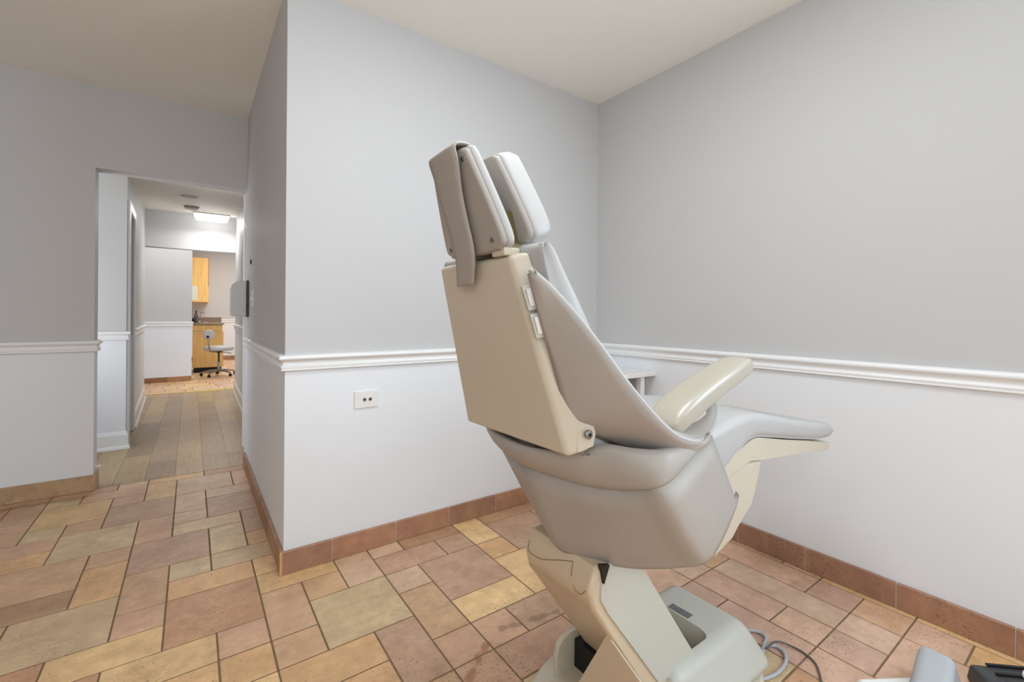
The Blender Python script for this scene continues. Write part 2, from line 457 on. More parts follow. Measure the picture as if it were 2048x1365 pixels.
# thin caulk line above the skirting
# chair rails
RAIL = [(0, .884), (.012, .884), (.019, .881), (.0235, .876), (.0245, .869), (.022, .863), (.014, .859), (.0105, .853), (.0095, .846), (.0115, .840), (.0155, .8375), (.0165, .833), (.014, .829), (.013, .8265), (.0155, .825), (.0155, .8205), (.012, .818), (0, .818)]
def rail(name, path, dz=0, sc=1):
    return struct(name, moulding(path, [(o*sc, .851+(z-.851)*sc+dz) for o, z in RAIL]), M['trim'], smooth=True)
rail('trim_1', [(XA, YD+.0), (XA, YB), (XC-.0, YB)])
rail('trim_2', [(XC, YB-.0005), (XC, WY1+.02)])
rail('trim_3', [(XL, YD), (XD, YD), (XD, YD+.115)])
rail('trim_4', [(XL, YN), (XL, YD)])

# ------------------------------------------------------------------ corridor
YF, XF = 4.545, -.41
LW0, LW1 = V((XF, YF)), V((-.475, 7.15))
def lw(y, off=0): return XF+(y-YF)/(7.15-YF)*(-.475-XF)+off
RW0, RW1 = V((.435, 3.72)), V((.478, 7.15))
def rw(y, off=0): return .435+(y-3.72)/(7.15-3.72)*(.478-.435)+off
ZF, ZG = 2.125, 2.335
def zc(y): return ZF+(y-YF)/(7.15-YF)*(ZG-ZF)
struct('wall_corridor_end', box(-1.3, XF-.001, YF, YF+.1, 0, 2.45), M['wall'])
struct('ceiling_corridor', hexa([(-1.3, YD+.115, zc(YD+.115)), (.9, YD+.115, zc(YD+.115)), (.9, 7.15, ZG), (-1.3, 7.15, ZG), (-1.3, YD+.115, zc(YD+.115)+.06), (.9, YD+.115, zc(YD+.115)+.06), (.9, 7.15, ZG+.06), (-1.3, 7.15, ZG+.06)]), M['ceiling'])
def slab(name, f, y0, y1, side, z0=0, z1=2.5, th=.1, mat='wall'):
    a, c = f(y0), f(y1)
    return struct(name, hexa([(a, y0, z0), (a+side*th, y0, z0), (c+side*th, y1, z0), (c, y1, z0), (a, y0, z1), (a+side*th, y0, z1), (c+side*th, y1, z1), (c, y1, z1)]), M[mat])
DZ = 1.865
slab('wall_corridor_left', lw, 5.19, 7.15, -1)
slab('wall_corridor_left_over', lw, YF+.1, 5.19, -1, DZ, 2.5)
slab('wall_corridor_left_stub', lw, YF+.1, 4.66, -1, 0, DZ)
struct('door_1', hexa([(lw(4.66)-.075, 4.66, .005), (lw(4.66)-.04, 4.66, .005), (lw(5.19)-.04, 5.19, .005), (lw(5.19)-.075, 5.19, .005), (lw(4.66)-.075, 4.66, DZ), (lw(4.66)-.04, 4.66, DZ), (lw(5.19)-.04, 5.19, DZ), (lw(5.19)-.075, 5.19, DZ)]), M['door'])
b = bmesh.new()
for y0, y1 in ((4.58, 4.665), (5.185, 5.25)):
    hexa([(lw(y0), y0, .001), (lw(y0)+.016, y0, .001), (lw(y1)+.016, y1, .001), (lw(y1), y1, .001), (lw(y0), y0, DZ+.07), (lw(y0)+.016, y0, DZ+.07), (lw(y1)+.016, y1, DZ+.07), (lw(y1), y1, DZ+.07)], .003, 1, b)
hexa([(lw(4.665), 4.665, DZ), (lw(4.665)+.016, 4.665, DZ), (lw(5.185)+.016, 5.185, DZ), (lw(5.185), 5.185, DZ), (lw(4.665), 4.665, DZ+.07), (lw(4.665)+.016, 4.665, DZ+.07), (lw(5.185)+.016, 5.185, DZ+.07), (lw(5.185), 5.185, DZ+.07)], .003, 1, b)
struct('trim_6', b, M['trim'])
BASE = [(0, .0005), (.026, .0005), (.026, .012), (.02, .024), (.0145, .028), (.0145, .105), (.012, .115), (.008, .122), (.008, .13), (.003, .135), (0, .135)]
struct('baseboard_corridor_end', moulding([(-1.3, YF), (XF, YF), (lw(4.58), 4.578)], BASE), M['trim'], smooth=True)
struct('baseboard_corridor_left', moulding([(lw(5.25), 5.252), (lw(7.1), 7.1)], BASE), M['trim'], smooth=True)
rail('trim_7', [(-1.3, YF), (XF, YF), (lw(4.58), 4.579)], .02)
rail('trim_8', [(lw(5.25), 5.251), (lw(7.15), 7.149)], .02)
# right-hand side of the corridor
slab('wall_corridor_right', rw, 5.35, 7.15, 1)
slab('wall_corridor_right_over', rw, 3.72, 5.35, 1, DZ+.02, 2.5)
struct('door_2', hexa([(rw(3.72)+.04, 3.72, .005), (rw(3.72)+.075, 3.72, .005), (rw(5.35)+.075, 5.35, .005), (rw(5.35)+.04, 5.35, .005), (rw(3.72)+.04, 3.72, DZ), (rw(3.72)+.075, 3.72, DZ), (rw(5.35)+.075, 5.35, DZ), (rw(5.35)+.04, 5.35, DZ)]), M['door'])
b = bmesh.new()
hexa([(rw(5.3)-.018, 5.3, .001), (rw(5.3), 5.3, .001), (rw(5.38), 5.38, .001), (rw(5.38)-.018, 5.38, .001), (rw(5.3)-.018, 5.3, DZ+.02), (rw(5.3), 5.3, DZ+.02), (rw(5.38), 5.38, DZ+.02), (rw(5.38)-.018, 5.38, DZ+.02)], .003, 1, b)
hexa([(rw(3.75)-.018, 3.75, DZ+.02), (rw(3.75), 3.75, DZ+.02), (rw(5.38), 5.38, DZ+.02), (rw(5.38)-.018, 5.38, DZ+.02), (rw(3.75)-.018, 3.75, DZ+.1), (rw(3.75), 3.75, DZ+.1), (rw(5.38), 5.38, DZ+.1), (rw(5.38)-.018, 5.38, DZ+.1)], .003, 1, b)
struct('trim_9', b, M['trim'])
struct('baseboard_corridor_right', moulding([(rw(7.1), 7.1), (rw(5.38), 5.382)], BASE), M['trim'], smooth=True)
rail('trim_10', [(rw(7.15), 7.149), (rw(5.38), 5.381)], .02)
struct('trim_14', box(-.55, .56, 7.142, 7.152, 1.862, 1.874), plain('door_track', (132, 132, 134), .4))
struct('trim_15', box(XA-.008, XA, YD+.118, YD+.165, .10, ZH-.01, .002, 1), M['trim'])
# planks
pl = []; x = -1.3; k = 0
while x < .62:
    y = YW0-random.uniform(0, 1.1)
    while y < 7.3:
        y2 = y+1.22; a, c = max(y, YW0+.004), min(y2, 7.3)
        pl.append((x, a, x+.152, c, random.choice([(172, 146, 112), (164, 138, 108), (182, 158, 118), (158, 132, 104), (176, 150, 118)]))); y = y2
    x += .152
struct('floor_corridor', tile_quads(pl, .0006, .003, -.003, .0005), M['plank'])
struct('floor_corridor_base', box(-1.3, .7, YW0, 7.3, -.06, -.0014), M['seam'])
struct('trim_11', box(-.62, .62, 7.30, 7.345, -.004, .006, .003, 1), M['brass'])
# lintel, far room
struct('wall_lintel', box(-1.3, .9, 7.15, 7.25, 1.872, 2.6), M['wall_white'])
fr = []; xs = [-1.6+.3*i for i in range(14)]
y = 7.345
while y < 12.1:
    x = -1.6-random.uniform(0, .2)
    while x < 2.3:
        w = random.choice((.16, .3, .3, .45)); fr.append((x, y, x+w, min(y+.2, 12.1), PAL[random.choice('tyloyp')])); x += w
    y += .2
struct('floor_far', tile_quads(fr, .005, .003), M['tile_base'])
struct('floor_far_base', box(-1.6, 2.4, 7.345, 12.1, -.06, -.0014), M['grout'])
struct('wall_far_white', box(-1.5, 0, 8.55, 8.65, 0, 2.6), M['wall'])
rail('trim_12', [(-1.5, 8.55), (0, 8.55), (0, 8.65)], .03)
skirt('baseboard_far_white', (-1.5, 8.55), (0, 8.55), [.6, .92, 1.21], 1, .075, cols=[(150, 108, 76), (168, 126, 88)])
struct('wall_far_end', box(-1.6, 2.4, 12.0, 12.1, 0, 2.6), M['wall'])
rail('trim_13', [(-1.5, 12.0), (2.3, 12.0)], .03)
skirt('baseboard_far_end', (-1.5, 12.0), (2.3, 12.0), [1.4, 1.75, 2.08, 2.2], 1, .09, cols=[(150, 110, 82), (166, 126, 94)])
struct('wall_far_right', box(2.3, 2.4, 7.25, 12.0, 0, 2.6), M['wall'])
struct('wall_far_left', box(-1.6, -1.5, 7.25, 12.0, 0, 2.6), M['wall'])
struct('ceiling_far', box(-1.6, 2.4, 7.25, 12.1, 2.6, 2.66), M['ceiling'])

# ------------------------------------------------------------------ corridor fittings
yl = 6.86; zl = zc(yl)
t = thing('ceiling_light', 'lit white wraparound ceiling light at the end of the corridor ceiling', 'light', (.2, yl, zl))
obj('housing', hexa([(.01, yl-.13, zc(yl-.13)-.02), (.39, yl-.13, zc(yl-.13)-.02), (.39, yl+.13, zc(yl+.13)-.02), (.01, yl+.13, zc(yl+.13)-.02), (.01, yl-.13, zc(yl-.13)), (.39, yl-.13, zc(yl-.13)), (.39, yl+.13, zc(yl+.13)), (.01, yl+.13, zc(yl+.13))]), M['white_plastic'], t)
obj('diffuser', hexa([(.035, yl-.09, zl-.085), (.365, yl-.09, zl-.085), (.365, yl+.09, zl-.085), (.035, yl+.09, zl-.085), (.012, yl-.128, zl-.03), (.388, yl-.128, zl-.03), (.388, yl+.128, zl-.012), (.012, yl+.128, zl-.012)], .012, 3), M['lamp'], t, True)
yd = 6.28
t = thing('smoke_detector', 'round grey smoke detector on corridor ceiling just before the lit ceiling light', 'smoke detector', (-.01, yd, zc(yd)))
obj('housing', lathe([(.055, -.006), (.066, -.012), (.066, -.028), (.058, -.034)], (-.01, yd, zc(yd)), 24), M['mid_grey'], t, True)
obj('mounting_ring', lathe([(.074, .004), (.074, -.008), (.066, -.012)], (-.01, yd, zc(yd)), 24), plain('detector_ring', (120, 118, 114), .5), t, True)
yv = 5.4
t = thing('ceiling_vent', 'flat round vent cover flush with the corridor ceiling', 'vent', (-.03, yv, zc(yv)))
obj('rim', lathe([(.09, .008), (.09, -.004), (.078, -.007), (.074, -.003)], (-.03, yv, zc(yv)), 24), M['ceiling'], t, True)
obj('disc', lathe([(.066, -.001), (.066, -.009), (.05, -.012)], (-.03, yv, zc(yv)), 24), plain('vent_disc', (190, 188, 182), .5), t, True)
# dispenser on the partition wall
t = thing('wall_dispenser', 'grey rounded wall dispenser sticking out near the corridor opening', 'dispenser', (XA, 3.47, 1.03))
b = bmesh.new()
pr = [(XA-.014, 1.03), (XA-.088, 1.03), (XA-.1, 1.042), (XA-.1, 1.215), (XA-.088, 1.245), (XA-.065, 1.262), (XA-.014, 1.266)]
obj('cover', prism_xz(pr, 3.43, 3.56, .004, 2), M['disp_grey'], t, True)
obj('back_plate', box(XA-.014, XA, 3.425, 3.565, 1.028, 1.268, .002, 1), M['dark_grey'], t)
obj('lock', lathe([(.004, 0), (.004, -.004), (.002, -.005)], (XA-.007, 3.425, 1.105), 10, axis='y'), M['black'], t)
t = thing('light_switch', 'narrow white switch plate on grey partition wall beside the dispenser', 'switch', (XA, 3.18, 1.14))
obj('plate', box(XA-.006, XA, 3.148, 3.21, 1.09, 1.195, .002, 2), M['white_plastic'], t)
obj('toggle', box(XA-.016, XA-.006, 3.173, 3.185, 1.13, 1.152, .002, 1), M['white_plastic'], t)
t = obj('wall_hook', box(XA-.008, XA, 3.275, 3.29, 1.362, 1.392, .002, 1), M['dark_grey']); tag(t, 'tiny dark hook high on the grey partition wall', 'hook')
t = thing('door_bumper', 'small white bumper low on the jamb of the corridor opening', 'door bumper', (XD, YD+.05, .12))
obj('base', lathe([(.012, 0), (.012, .004), (.006, .006)], (XD, YD+.05, .125), 14, axis='x'), M['white_plastic'], t)
obj('tip', lathe([(.005, .006), (.005, .018), (.009, .02), (.009, .027)], (XD, YD+.05, .125), 14, axis='x'), M['white_plastic'], t, True)

# cable outlet on the back wall
t = thing('wall_outlet', 'white wall plate with two round sockets below the chair rail', 'outlet', (.634, YB, .672))
obj('cover_plate', box(.581, .687, YB-.007, YB, .634, .711, .003, 2), M['white_plastic'], t, True)
for x in (.625, .650):
    s = obj('socket', lathe([(.0075, 0), (.0075, -.0035), (.0058, -.007), (.004, -.007)], (x, YB-.006, .672), 16, axis='y'), M['steel'], t, True)
    obj('hole', lathe([(.0034, -.0074), (.0034, -.0078)], (x, YB-.006, .672), 10, axis='y'), M['black'], s)

# white table in the corner
t = thing('corner_table', 'white table with thin top in the room corner behind the dental chair', 'table', (1.75, 1.78, 0))
obj('table_top', box(1.64, XC-.004, 1.55, YB-.027, .722, .746, .002, 1), M['white_plastic'], t)
for x in (1.67, 2.0):
    for y in (1.585, 1.94): obj('leg', box(x-.016, x+.016, y-.016, y+.016, 0, .722, .002, 1), M['white_plastic'], t)
obj('apron', box(1.69, 1.98, 1.935, 1.955, .58, .72), M['mid_grey'], t)
obj('modesty_panel', box(1.90, 1.915, 1.60, 1.93, .30, .72), M['mid_grey'], t)

# ------------------------------------------------------------------ far room furniture
t = thing('base_cabinet', 'maple base cabinet seen through the corridor behind the stool', 'cabinet', (.23, 9.9, 0))
obj('body', box(.012, .452, 9.62, 10.22, .085, .845), M['maple'], t)
obj('toe_kick', box(.03, .44, 9.66, 10.2, 0, .085), M['black'], t)
obj('door', box(.015, .465, 9.598, 9.62, .09, .70, .002, 1), M['maple'], t)
obj('ledge', box(.012, .47, 9.585, 9.62, .702, .722, .002, 1), plain('pale_maple', (236, 206, 140), .4), t)
obj('drawer', box(.015, .445, 9.602, 9.62, .73, .835, .002, 1), M['maple'], t)
t = thing('countertop', 'brown speckled countertop lying on the maple base cabinet', 'countertop', (.23, 9.9, .845))
obj('worktop', box(.0, .475, 9.57, 10.25, .845, .872, .004, 2), M['counter'], t)
t = obj('backsplash', box(.0, .462, 10.225, 10.25, .8722, .975, .003, 1), M['counter']); tag(t, 'low brown backsplash board standing at the back edge of counter', 'backsplash')
t = thing('wall_cabinet', 'tall maple cabinet hung on the far wall above the counter', 'cabinet', (.14, 11.8, 1.28))
obj('body', box(-.1, .288, 11.52, 12.0, 1.28, 2.22), M['maple'], t)
d = obj('door', box(-.1, .278, 11.497, 11.518, 1.283, 2.215, .003, 1), M['maple'], t)
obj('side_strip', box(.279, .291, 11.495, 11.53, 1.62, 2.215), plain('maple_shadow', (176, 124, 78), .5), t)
n = obj('paper_notice', box(-.01, .098, 11.494, 11.4965, 1.315, 1.615), M['paper']); tag(n, 'pale paper sheet taped low on the yellow wall cabinet', 'paper')
t = thing('pump_bottle', 'clear pump bottle with black top at the left end of the counter', 'bottle', (.062, 9.76, .872))
obj('body', lathe([(.03, 0), (.034, .004), (.034, .13), (.028, .15), (.012, .165)], (.062, 9.76, .872), 18), M['glass'], t, True)
obj('pump_head', lathe([(.013, .165), (.014, .185), (.006, .187), (.006, .2), (.014, .203), (.014, .218), (.006, .222)], (.062, 9.76, .872), 14), M['black'], t, True)
t = thing('dark_jar', 'small dark jar standing left of the pump bottle on the counter', 'jar', (.022, 9.70, .872))
obj('body', lathe([(.02, 0), (.024, .004), (.024, .06), (.018, .072)], (.022, 9.70, .872), 16), M['black'], t, True)
obj('lid', lathe([(.02, .072), (.02, .086), (.017, .089)], (.022, 9.70, .872), 16), M['dark_grey'], t, True)
t = thing('small_cup', 'small pale cup right of the pump bottle on the counter', 'cup', (.108, 9.72, .872))
obj('body', lathe([(.013, 0), (.017, .045), (.0155, .045), (.012, .004)], (.108, 9.72, .872), 16), plain('blush_cup', (214, 190, 176), .4), t, True)
t = thing('faucet', 'thin steel faucet curving over the counter', 'faucet', (.13, 10.12, .872))
obj('spout', tube(catmull([(.13, 10.12, .872), (.13, 10.12, 1.02), (.14, 10.10, 1.06), (.165, 10.05, 1.065), (.185, 10.0, 1.05), (.188, 9.99, 1.03)], 6), .006, 8), M['steel'], t, True)
obj('handle', lathe([(.014, 0), (.014, .02), (.008, .026)], (.17, 10.14, .872), 14), M['steel'], t, True)
t = obj('soap_dish', lathe([(.02, 0), (.03, .008), (.028, .014), (.018, .006)], (.2, 9.75, .872), 18), M['white_plastic'], smooth=True); tag(t, 'tiny white dish at the front of the brown counter', 'dish')
# doctor's stool
sx, sy = .372, 8.98
t = thing('rolling_stool', 'cream rolling stool with small round backrest before the maple cabinet', 'stool', (sx, sy, 0))
obj('seat', lathe([(.19, 0), (.215, .012), (.222, .035), (.212, .062), (.17, .078), (.08, .082)], (sx, sy, .425), 32), M['vinyl_light'], t, True)
obj('mechanism', box(sx-.05, sx+.04, sy-.05, sy+.05, .392, .425, .006, 2), M['black'], t)
l = obj('lever', tube([(sx+.03, sy-.02, .4), (sx+.13, sy-.05, .388), (sx+.175, sy-.06, .372)], .005, 8), M['black'], t, True)
obj('column', tube([(sx, sy, .09), (sx, sy, .235)], .021, 14), M['steel'], t, True)
obj('piston', tube([(sx, sy, .235), (sx, sy, .392)], .013, 12), M['black'], t, True)
obj('back_support', tube(catmull([(sx-.02, sy-.03, .41), (sx-.11, sy-.12, .415), (sx-.135, sy-.18, .47), (sx-.15, sy-.2, .57), (sx-.16, sy-.205, .68)], 6), .0105, 8), M['steel'], t, True)
bk = obj('backrest', lathe([(.05, .0), (.074, .006), (.082, .022), (.076, .04), (.04, .048)], (.226, sy-.2, .70), 28, axis='y'), M['vinyl_light'], t, True)
obj('back_knob', lathe([(.018, 0), (.02, -.01), (.014, -.022)], (.212, sy-.202, .665), 14, axis='y'), M['black'], t, True)
for k in range(5):
    q = math.radians(236+72*k); dx, dy = math.cos(q), math.sin(q)
    g = obj('base_leg', tube([(sx+dx*.02, sy+dy*.02, .095), (sx+dx*.13, sy+dy*.13, .088), (sx+dx*.25, sy+dy*.25, .062)], [.019, .016, .011], 8), M['steel'], t, True)
    cx, cy = sx+dx*.25, sy+dy*.25
    b = bmesh.new()
    for s in (-.011, .011): lathe([(.012, -.007), (.024, -.006), (.024, .006), (.012, .007)], (cx, cy+s, .0245), 14, b, 'y')
    tube([(cx, cy, .03), (cx, cy, .062)], .007, 8, b)
    obj('caster', b, M['black'], t, True)

# ------------------------------------------------------------------ dental chair
CY = .797
mir = lambda y: 2*CY-y
chair = thing('dental_chair', 'tilted cream and grey dental chair seen from behind on the tile floor', 'dental chair', (1.05, CY, 0))
P = lambda name, bm, mat, par=None, **k: obj(name, bm, M[mat] if isinstance(mat, str) else mat, par or chair, **k)

# base plate
b = bmesh.new()
out = []
for k in range(48):
    q = 2*math.pi*k/48; c, s = math.cos(q), math.sin(q); n = 2.6
    out.append((1.05+.37*abs(c)**(2/n)*(1 if c >= 0 else -1), CY+.235*abs(s)**(2/n)*(1 if s >= 0 else -1)))
cx0, cy0 = 1.05, CY
rows = []
for sc, z in ((.99, .0005), (1, .006), (1, .022), (.985, .032), (.95, .038), (.5, .040)):
    rows.append([(cx0+(x-cx0)*sc, cy0+(y-cy0)*sc, z) for x, y in out])
b = loft(rows, close=True); b.verts.ensure_lookup_table()
b.faces.new([b.verts[i] for i in range(48)][::-1]); b.faces.new([b.verts[len(rows)*48-48+i] for i in range(48)])
P('base_plate', b, 'cream', smooth=True)
# pump cover with the slot the lift arm drops into
outer = hexa([(.955, .60, .038), (1.385, .60, .038), (1.385, .945, .038), (.955, .945, .038), (.975, .665, .165), (1.325, .665, .165), (1.325, .905, .165), (.975, .905, .165)], .032, 4)
cut = poly_prism([(x, y, .05) for x, y in ((.85, .689), (1.155, .689), (1.168, .694), (1.176, .706), (1.180, .722), (1.180, .86), (1.172, .875), (1.155, .88), (.85, .88))], (0, 0, .2))
pump = P('pump_cover', bool_cut(outer, cut), 'cream_green', smooth=True)
obj('rating_label', poly_prism([(1.187, .764, .1652), (1.214, .764, .1652), (1.211, .831, .1652), (1.184, .831, .1652)], (0, 0, .0006)), M['label'], pump)['label'] = 'grey printed rating label'
# lift arm
la = [(.722, .50), (.700, .455), (.712, .405), (.930, .105), (.975, .06), (1.02, .06), (1.135, .095), (1.04, .225), (.868, .452), (.84, .505)]
lb = poly_prism([(x, .684, z) for x, z in la], (0, .236, 0), .012, 3, None, False)
lift = P('lift_arm', lb, 'cream_bounce', smooth=True)
xr = lambda z: (.700+(z-.455)*.4889 if z > .455 else .700+(.455-z)*.24)-.0002
obj('cover_seam', tube(catmull([(xr(z), y, z) for y, z in ((.907, .474), (.900, .455), (.880, .448), (.84, .456), (.79, .474), (.752, .486))], 5), .0011, 6), M['seam_brown'], lift, True)
obj('cover_seam', tube(catmull([(xr(z), y, z) for y, z in ((.752, .484), (.745, .462), (.736, .437), (.724, .431), (.712, .436), (.697, .452))], 5), .0011, 6), M['seam_brown'], lift, True)
P('lift_arm_plate', poly_prism([(x, .679, z) for x, z in ((.757, .50), (.731, .452), (.731, .425), (.752, .393), (.938, .148), (1.10, .142), (.862, .465), (.85, .50))], (0, .008, 0), .002, 1), 'cream_green', smooth=True)
P('arm_gap_shade', poly_prism([(.726, .6765, .508), (.754, .6765, .500), (.737, .6765, .463)], (0, .01, 0)), 'black')  # black patch painting the dark gap between hood and plate
# lower flap
# lower flap in front of the arm and the upright bracket behind it
P('lower_cover', poly_prism([(.772, .700, .325), (.792, .815, .125), (.80, .86, .042), (.80, .575, .042), (.79, .575, .245), (.785, .612, .265)], (.004, 0, 0)), 'cream_bounce', smooth=True)
P('hinge_gap_shade', box(.905, .953, .70, .943, .036, .118), 'black')  # black block added to darken the gap behind the bracket
P('hinge_bracket', poly_prism([(.840, .945, .036), (.838, .945, .088), (.846, .945, .118), (.866, .945, .134), (.90, .945, .139), (.965, .945, .139), (1.0, .945, .036)], (0, .016, 0), .003, 2), 'cream', smooth=True)

# bucket: upholstered shell that wraps the hips
def bucket_row(h):
    """half row from near front rim to the middle of the rear, mirrored to the other side"""
    return [V(p) for p in h]+[V((p[0], mir(p[1]), p[2])) for p in reversed(h[:-1])]
seam = [(.900, .525, .797), (.800, .510, .772), (.722, .499, .7480), (.690, .508, .7375), (.683, .545, .723), (.673, .585, .712), (.654, .642, .706), (.630, .72, .708), (.612, CY, .712)]
bot = [(1.005, .525, .625), (.93, .510, .588), (.862, .501, .560), (.838, .512, .548), (.833, .545, .530), (.815, .585, .514), (.786, .642, .498), (.750, .72, .488), (.715, CY, .492)]
def bulge(a, c, t, o): return [(p[0]*(1-t)+q[0]*t-o*(1 if i > 3 else i/4), p[1]*(1-t)+q[1]*t-(o*.4 if i < 4 else 0), p[2]*(1-t)+q[2]*t-o*.5) for i, (p, q) in enumerate(zip(a, c))]
rows = [bucket_row(seam)]
for t_, o_ in ((.25, .005), (.5, .008), (.75, .007), (.93, .004)): rows.append(bucket_row(bulge(seam, bot, t_, o_)))
rows.append(bucket_row(bot))
rows.append(bucket_row([(p[0]+.03, p[1]+.012, p[2]+.012) for p in bot]))
fine = []
for r in rows: fine.append(catmull(r, 4))
bucket = P('bucket_shell', loft(fine), 'vinyl', smooth=True, auto=False, solid=-.012)
obj('bottom_stitching', tube(catmull([V(p)+V((-.001, -.0005, .010)) for p in bucket_row(bot)[2:-2]], 4), .0014, 6), M['thread'], bucket, True)
# rolled bolster above the seam
top = [(.900, .530, .800), (.82, .520, .800), (.745, .508, .800), (.705, .512, .802), (.665, .545, .806), (.635, .585, .808), (.604, .642, .786), (.578, .72, .776), (.570, CY, .773)]
inn = [(.900, .545, .802), (.82, .545, .798), (.755, .54, .797), (.72, .55, .79), (.70, .575, .785), (.68, .605, .78), (.66, .65, .765), (.63, .72, .758), (.62, CY, .756)]
def bl(t, o): return [(p[0]*(1-t)+q[0]*t-o*(1 if i > 3 else i/4), p[1]*(1-t)+q[1]*t-(o*.55*min(1, i/1.0) if i < 5 else o*.2 if i == 5 else 0), p[2]*(1-t)+q[2]*t-o*.35) for i, (p, q) in enumerate(zip(seam, top))]
rows = [bucket_row([(p[0]+.006, p[1]+.004, p[2]+.002) for p in seam])]
for t_, o_ in ((.04, .003), (.2, .008), (.45, .012), (.7, .012), (.88, .007)): rows.append(bucket_row(bl(t_, o_)))
rows.append(bucket_row(top)); rows.append(bucket_row([(p[0]*.5+q[0]*.5, p[1]*.5+q[1]*.5, (p[2]+q[2])/2+.004) for p, q in zip(top, inn)])); rows.append(bucket_row(inn)); rows.append(bucket_row([(p[0]+.02, p[1]+.01, p[2]-.06) for p in inn]))
P('hip_bolster', loft([catmull(r, 4) for r in rows]), 'vinyl', smooth=True, auto=False)

# seat and leg cushion in one sweep
def rounded_cushion(prof, y0, y1, bev): return prism_xz(prof, y0, y1, bev, 4)
topc = catmull([(.70, 0, .780), (.78, 0, .768), (.93, 0, .752), (1.06, 0, .765), (1.18, 0, .783), (1.26, 0, .784), (1.36, 0, .768), (1.5, 0, .738), (1.66, 0, .708), (1.76, 0, .692)], 4)
tip = catmull([(1.76, 0, .692), (1.795, 0, .681), (1.808, 0, .662), (1.795, 0, .641), (1.765, 0, .634)], 3)[1:]
botc = catmull([(1.765, 0, .634), (1.55, 0, .668), (1.36, 0, .702), (1.27, 0, .715), (1.20, 0, .698), (1.11, 0, .651), (1.0, 0, .606), (.86, 0, .62), (.76, 0, .70)], 4)[1:]
prof = [(p.x, p.z) for p in topc+tip+botc]
def resample(P_, n):
    L_ = [0]
    for a, c in zip(P_, P_[1:]): L_.append(L_[-1]+(c-a).length)
    out_ = []; k = 0
    for i in range(n):
        t = L_[-1]*i/(n-1)
        while k < len(P_)-2 and L_[k+1] < t: k += 1
        out_.append(P_[k].lerp(P_[k+1], (t-L_[k])/max(1e-9, L_[k+1]-L_[k])))
    return out_
def slab_cushion(T, B, y0, y1, r, n=5):
    """solid between an upper and a lower curve (same point count), sides rounded by radius r"""
    m = len(T)
    def sec(y, o):
        tt, bb = [], []
        for a, c in zip(T, B):
            d = (a-c); L = d.length; k = min(o, L*.42)/max(L, 1e-9)
            tt.append(V((a.x-d.x*k, y, a.z-d.z*k))); bb.append(V((c.x+d.x*k, y, c.z+d.z*k)))
        return tt+bb[::-1]
    half = [(y0+r*(1-math.sin(math.pi/2*k/n)), r*(1-math.cos(math.pi/2*k/n))) for k in range(n, -1, -1)]
    ss = [sec(y, o) for y, o in half]+[sec(y1-(y-y0), o) for y, o in reversed(half)]
    b = loft(ss, close=True); b.verts.ensure_lookup_table(); w_ = 2*m
    for o in (0, len(ss)*w_-w_):
        for i in range(m-1): b.faces.new([b.verts[o+i], b.verts[o+i+1], b.verts[o+w_-2-i], b.verts[o+w_-1-i]])
    return b
U_ = resample(topc+[V((1.782, 0, .690)), V((1.797, 0, .684)), V((1.806, 0, .675)), V((1.809, 0, .667))], 44)
D_ = resample(list(reversed([V((1.807, 0, .658)), V((1.798, 0, .642))]+botc[0:])) if False else list(reversed(botc))+[V((1.790, 0, .6355)), V((1.801, 0, .640)), V((1.808, 0, .648)), V((1.8095, 0, .656))], 44)
cush = P('seat_cushion', slab_cushion(U_, D_, .612, mir(.612), .022), 'vinyl_light', smooth=True, auto=False)
pip = [V((p.x, .622, p.z+.004)) for p in botc if 1.08 < p.x < 1.74]
obj('piping', tube(pip, .004, 6), M['vinyl_light'], cush, True)
P('leg_board', prism_xz([(1.09, .672), (1.18, .690), (1.27, .712), (1.30, .712), (1.45, .682), (1.62, .652), (1.80, .619), (1.80, .600), (1.785, .593), (1.55, .622), (1.336, .643), (1.256, .660), (1.13, .640), (1.08, .62)], .620, mir(.620), .006, 2), 'cream', smooth=True)
P('seat_pan', prism_xz([(.86, .60), (1.10, .630), (1.25, .655), (1.325, .648), (1.338, .635), (1.318, .585), (1.272, .530), (1.18, .452), (1.10, .43), (.92, .47), (.84, .51), (.82, .56)], .625, mir(.625), .018, 4), 'cream', smooth=True)

# back shell
def bx(z): return .7743-.26667*z
b = hexa([(bx(.787), .611, .787), (.608, .589, .80), (.608, mir(.589), .80), (bx(.777), mir(.611), .778),
          (bx(1.157), .663, 1.157), (.497, .640, 1.168), (.497, mir(.640), 1.168), (bx(1.157), mir(.652), 1.157)], .010, 3)
shell = P('back_shell', b, 'cream', smooth=True)
# lower ear of the shell that carries the bolt
P('shell_ear', poly_prism([(.580, .6035, .868), (.606, .5885, .856), (.613, .5855, .832), (.607, .5855, .808), (.580, .6005, .796)], (0, .02, 0), .0025, 2), 'cream', smooth=True)
s = P('pivot_bolt', lathe([(.0085, 0), (.0085, -.004), (.006, -.006)], (.594, .5885, .832), 16, axis='y'), 'steel', smooth=True)
obj('socket_recess', lathe([(.0036, -.006), (.0036, -.0068)], (.594, .5885, .832), 6, axis='y'), M['black'], s)
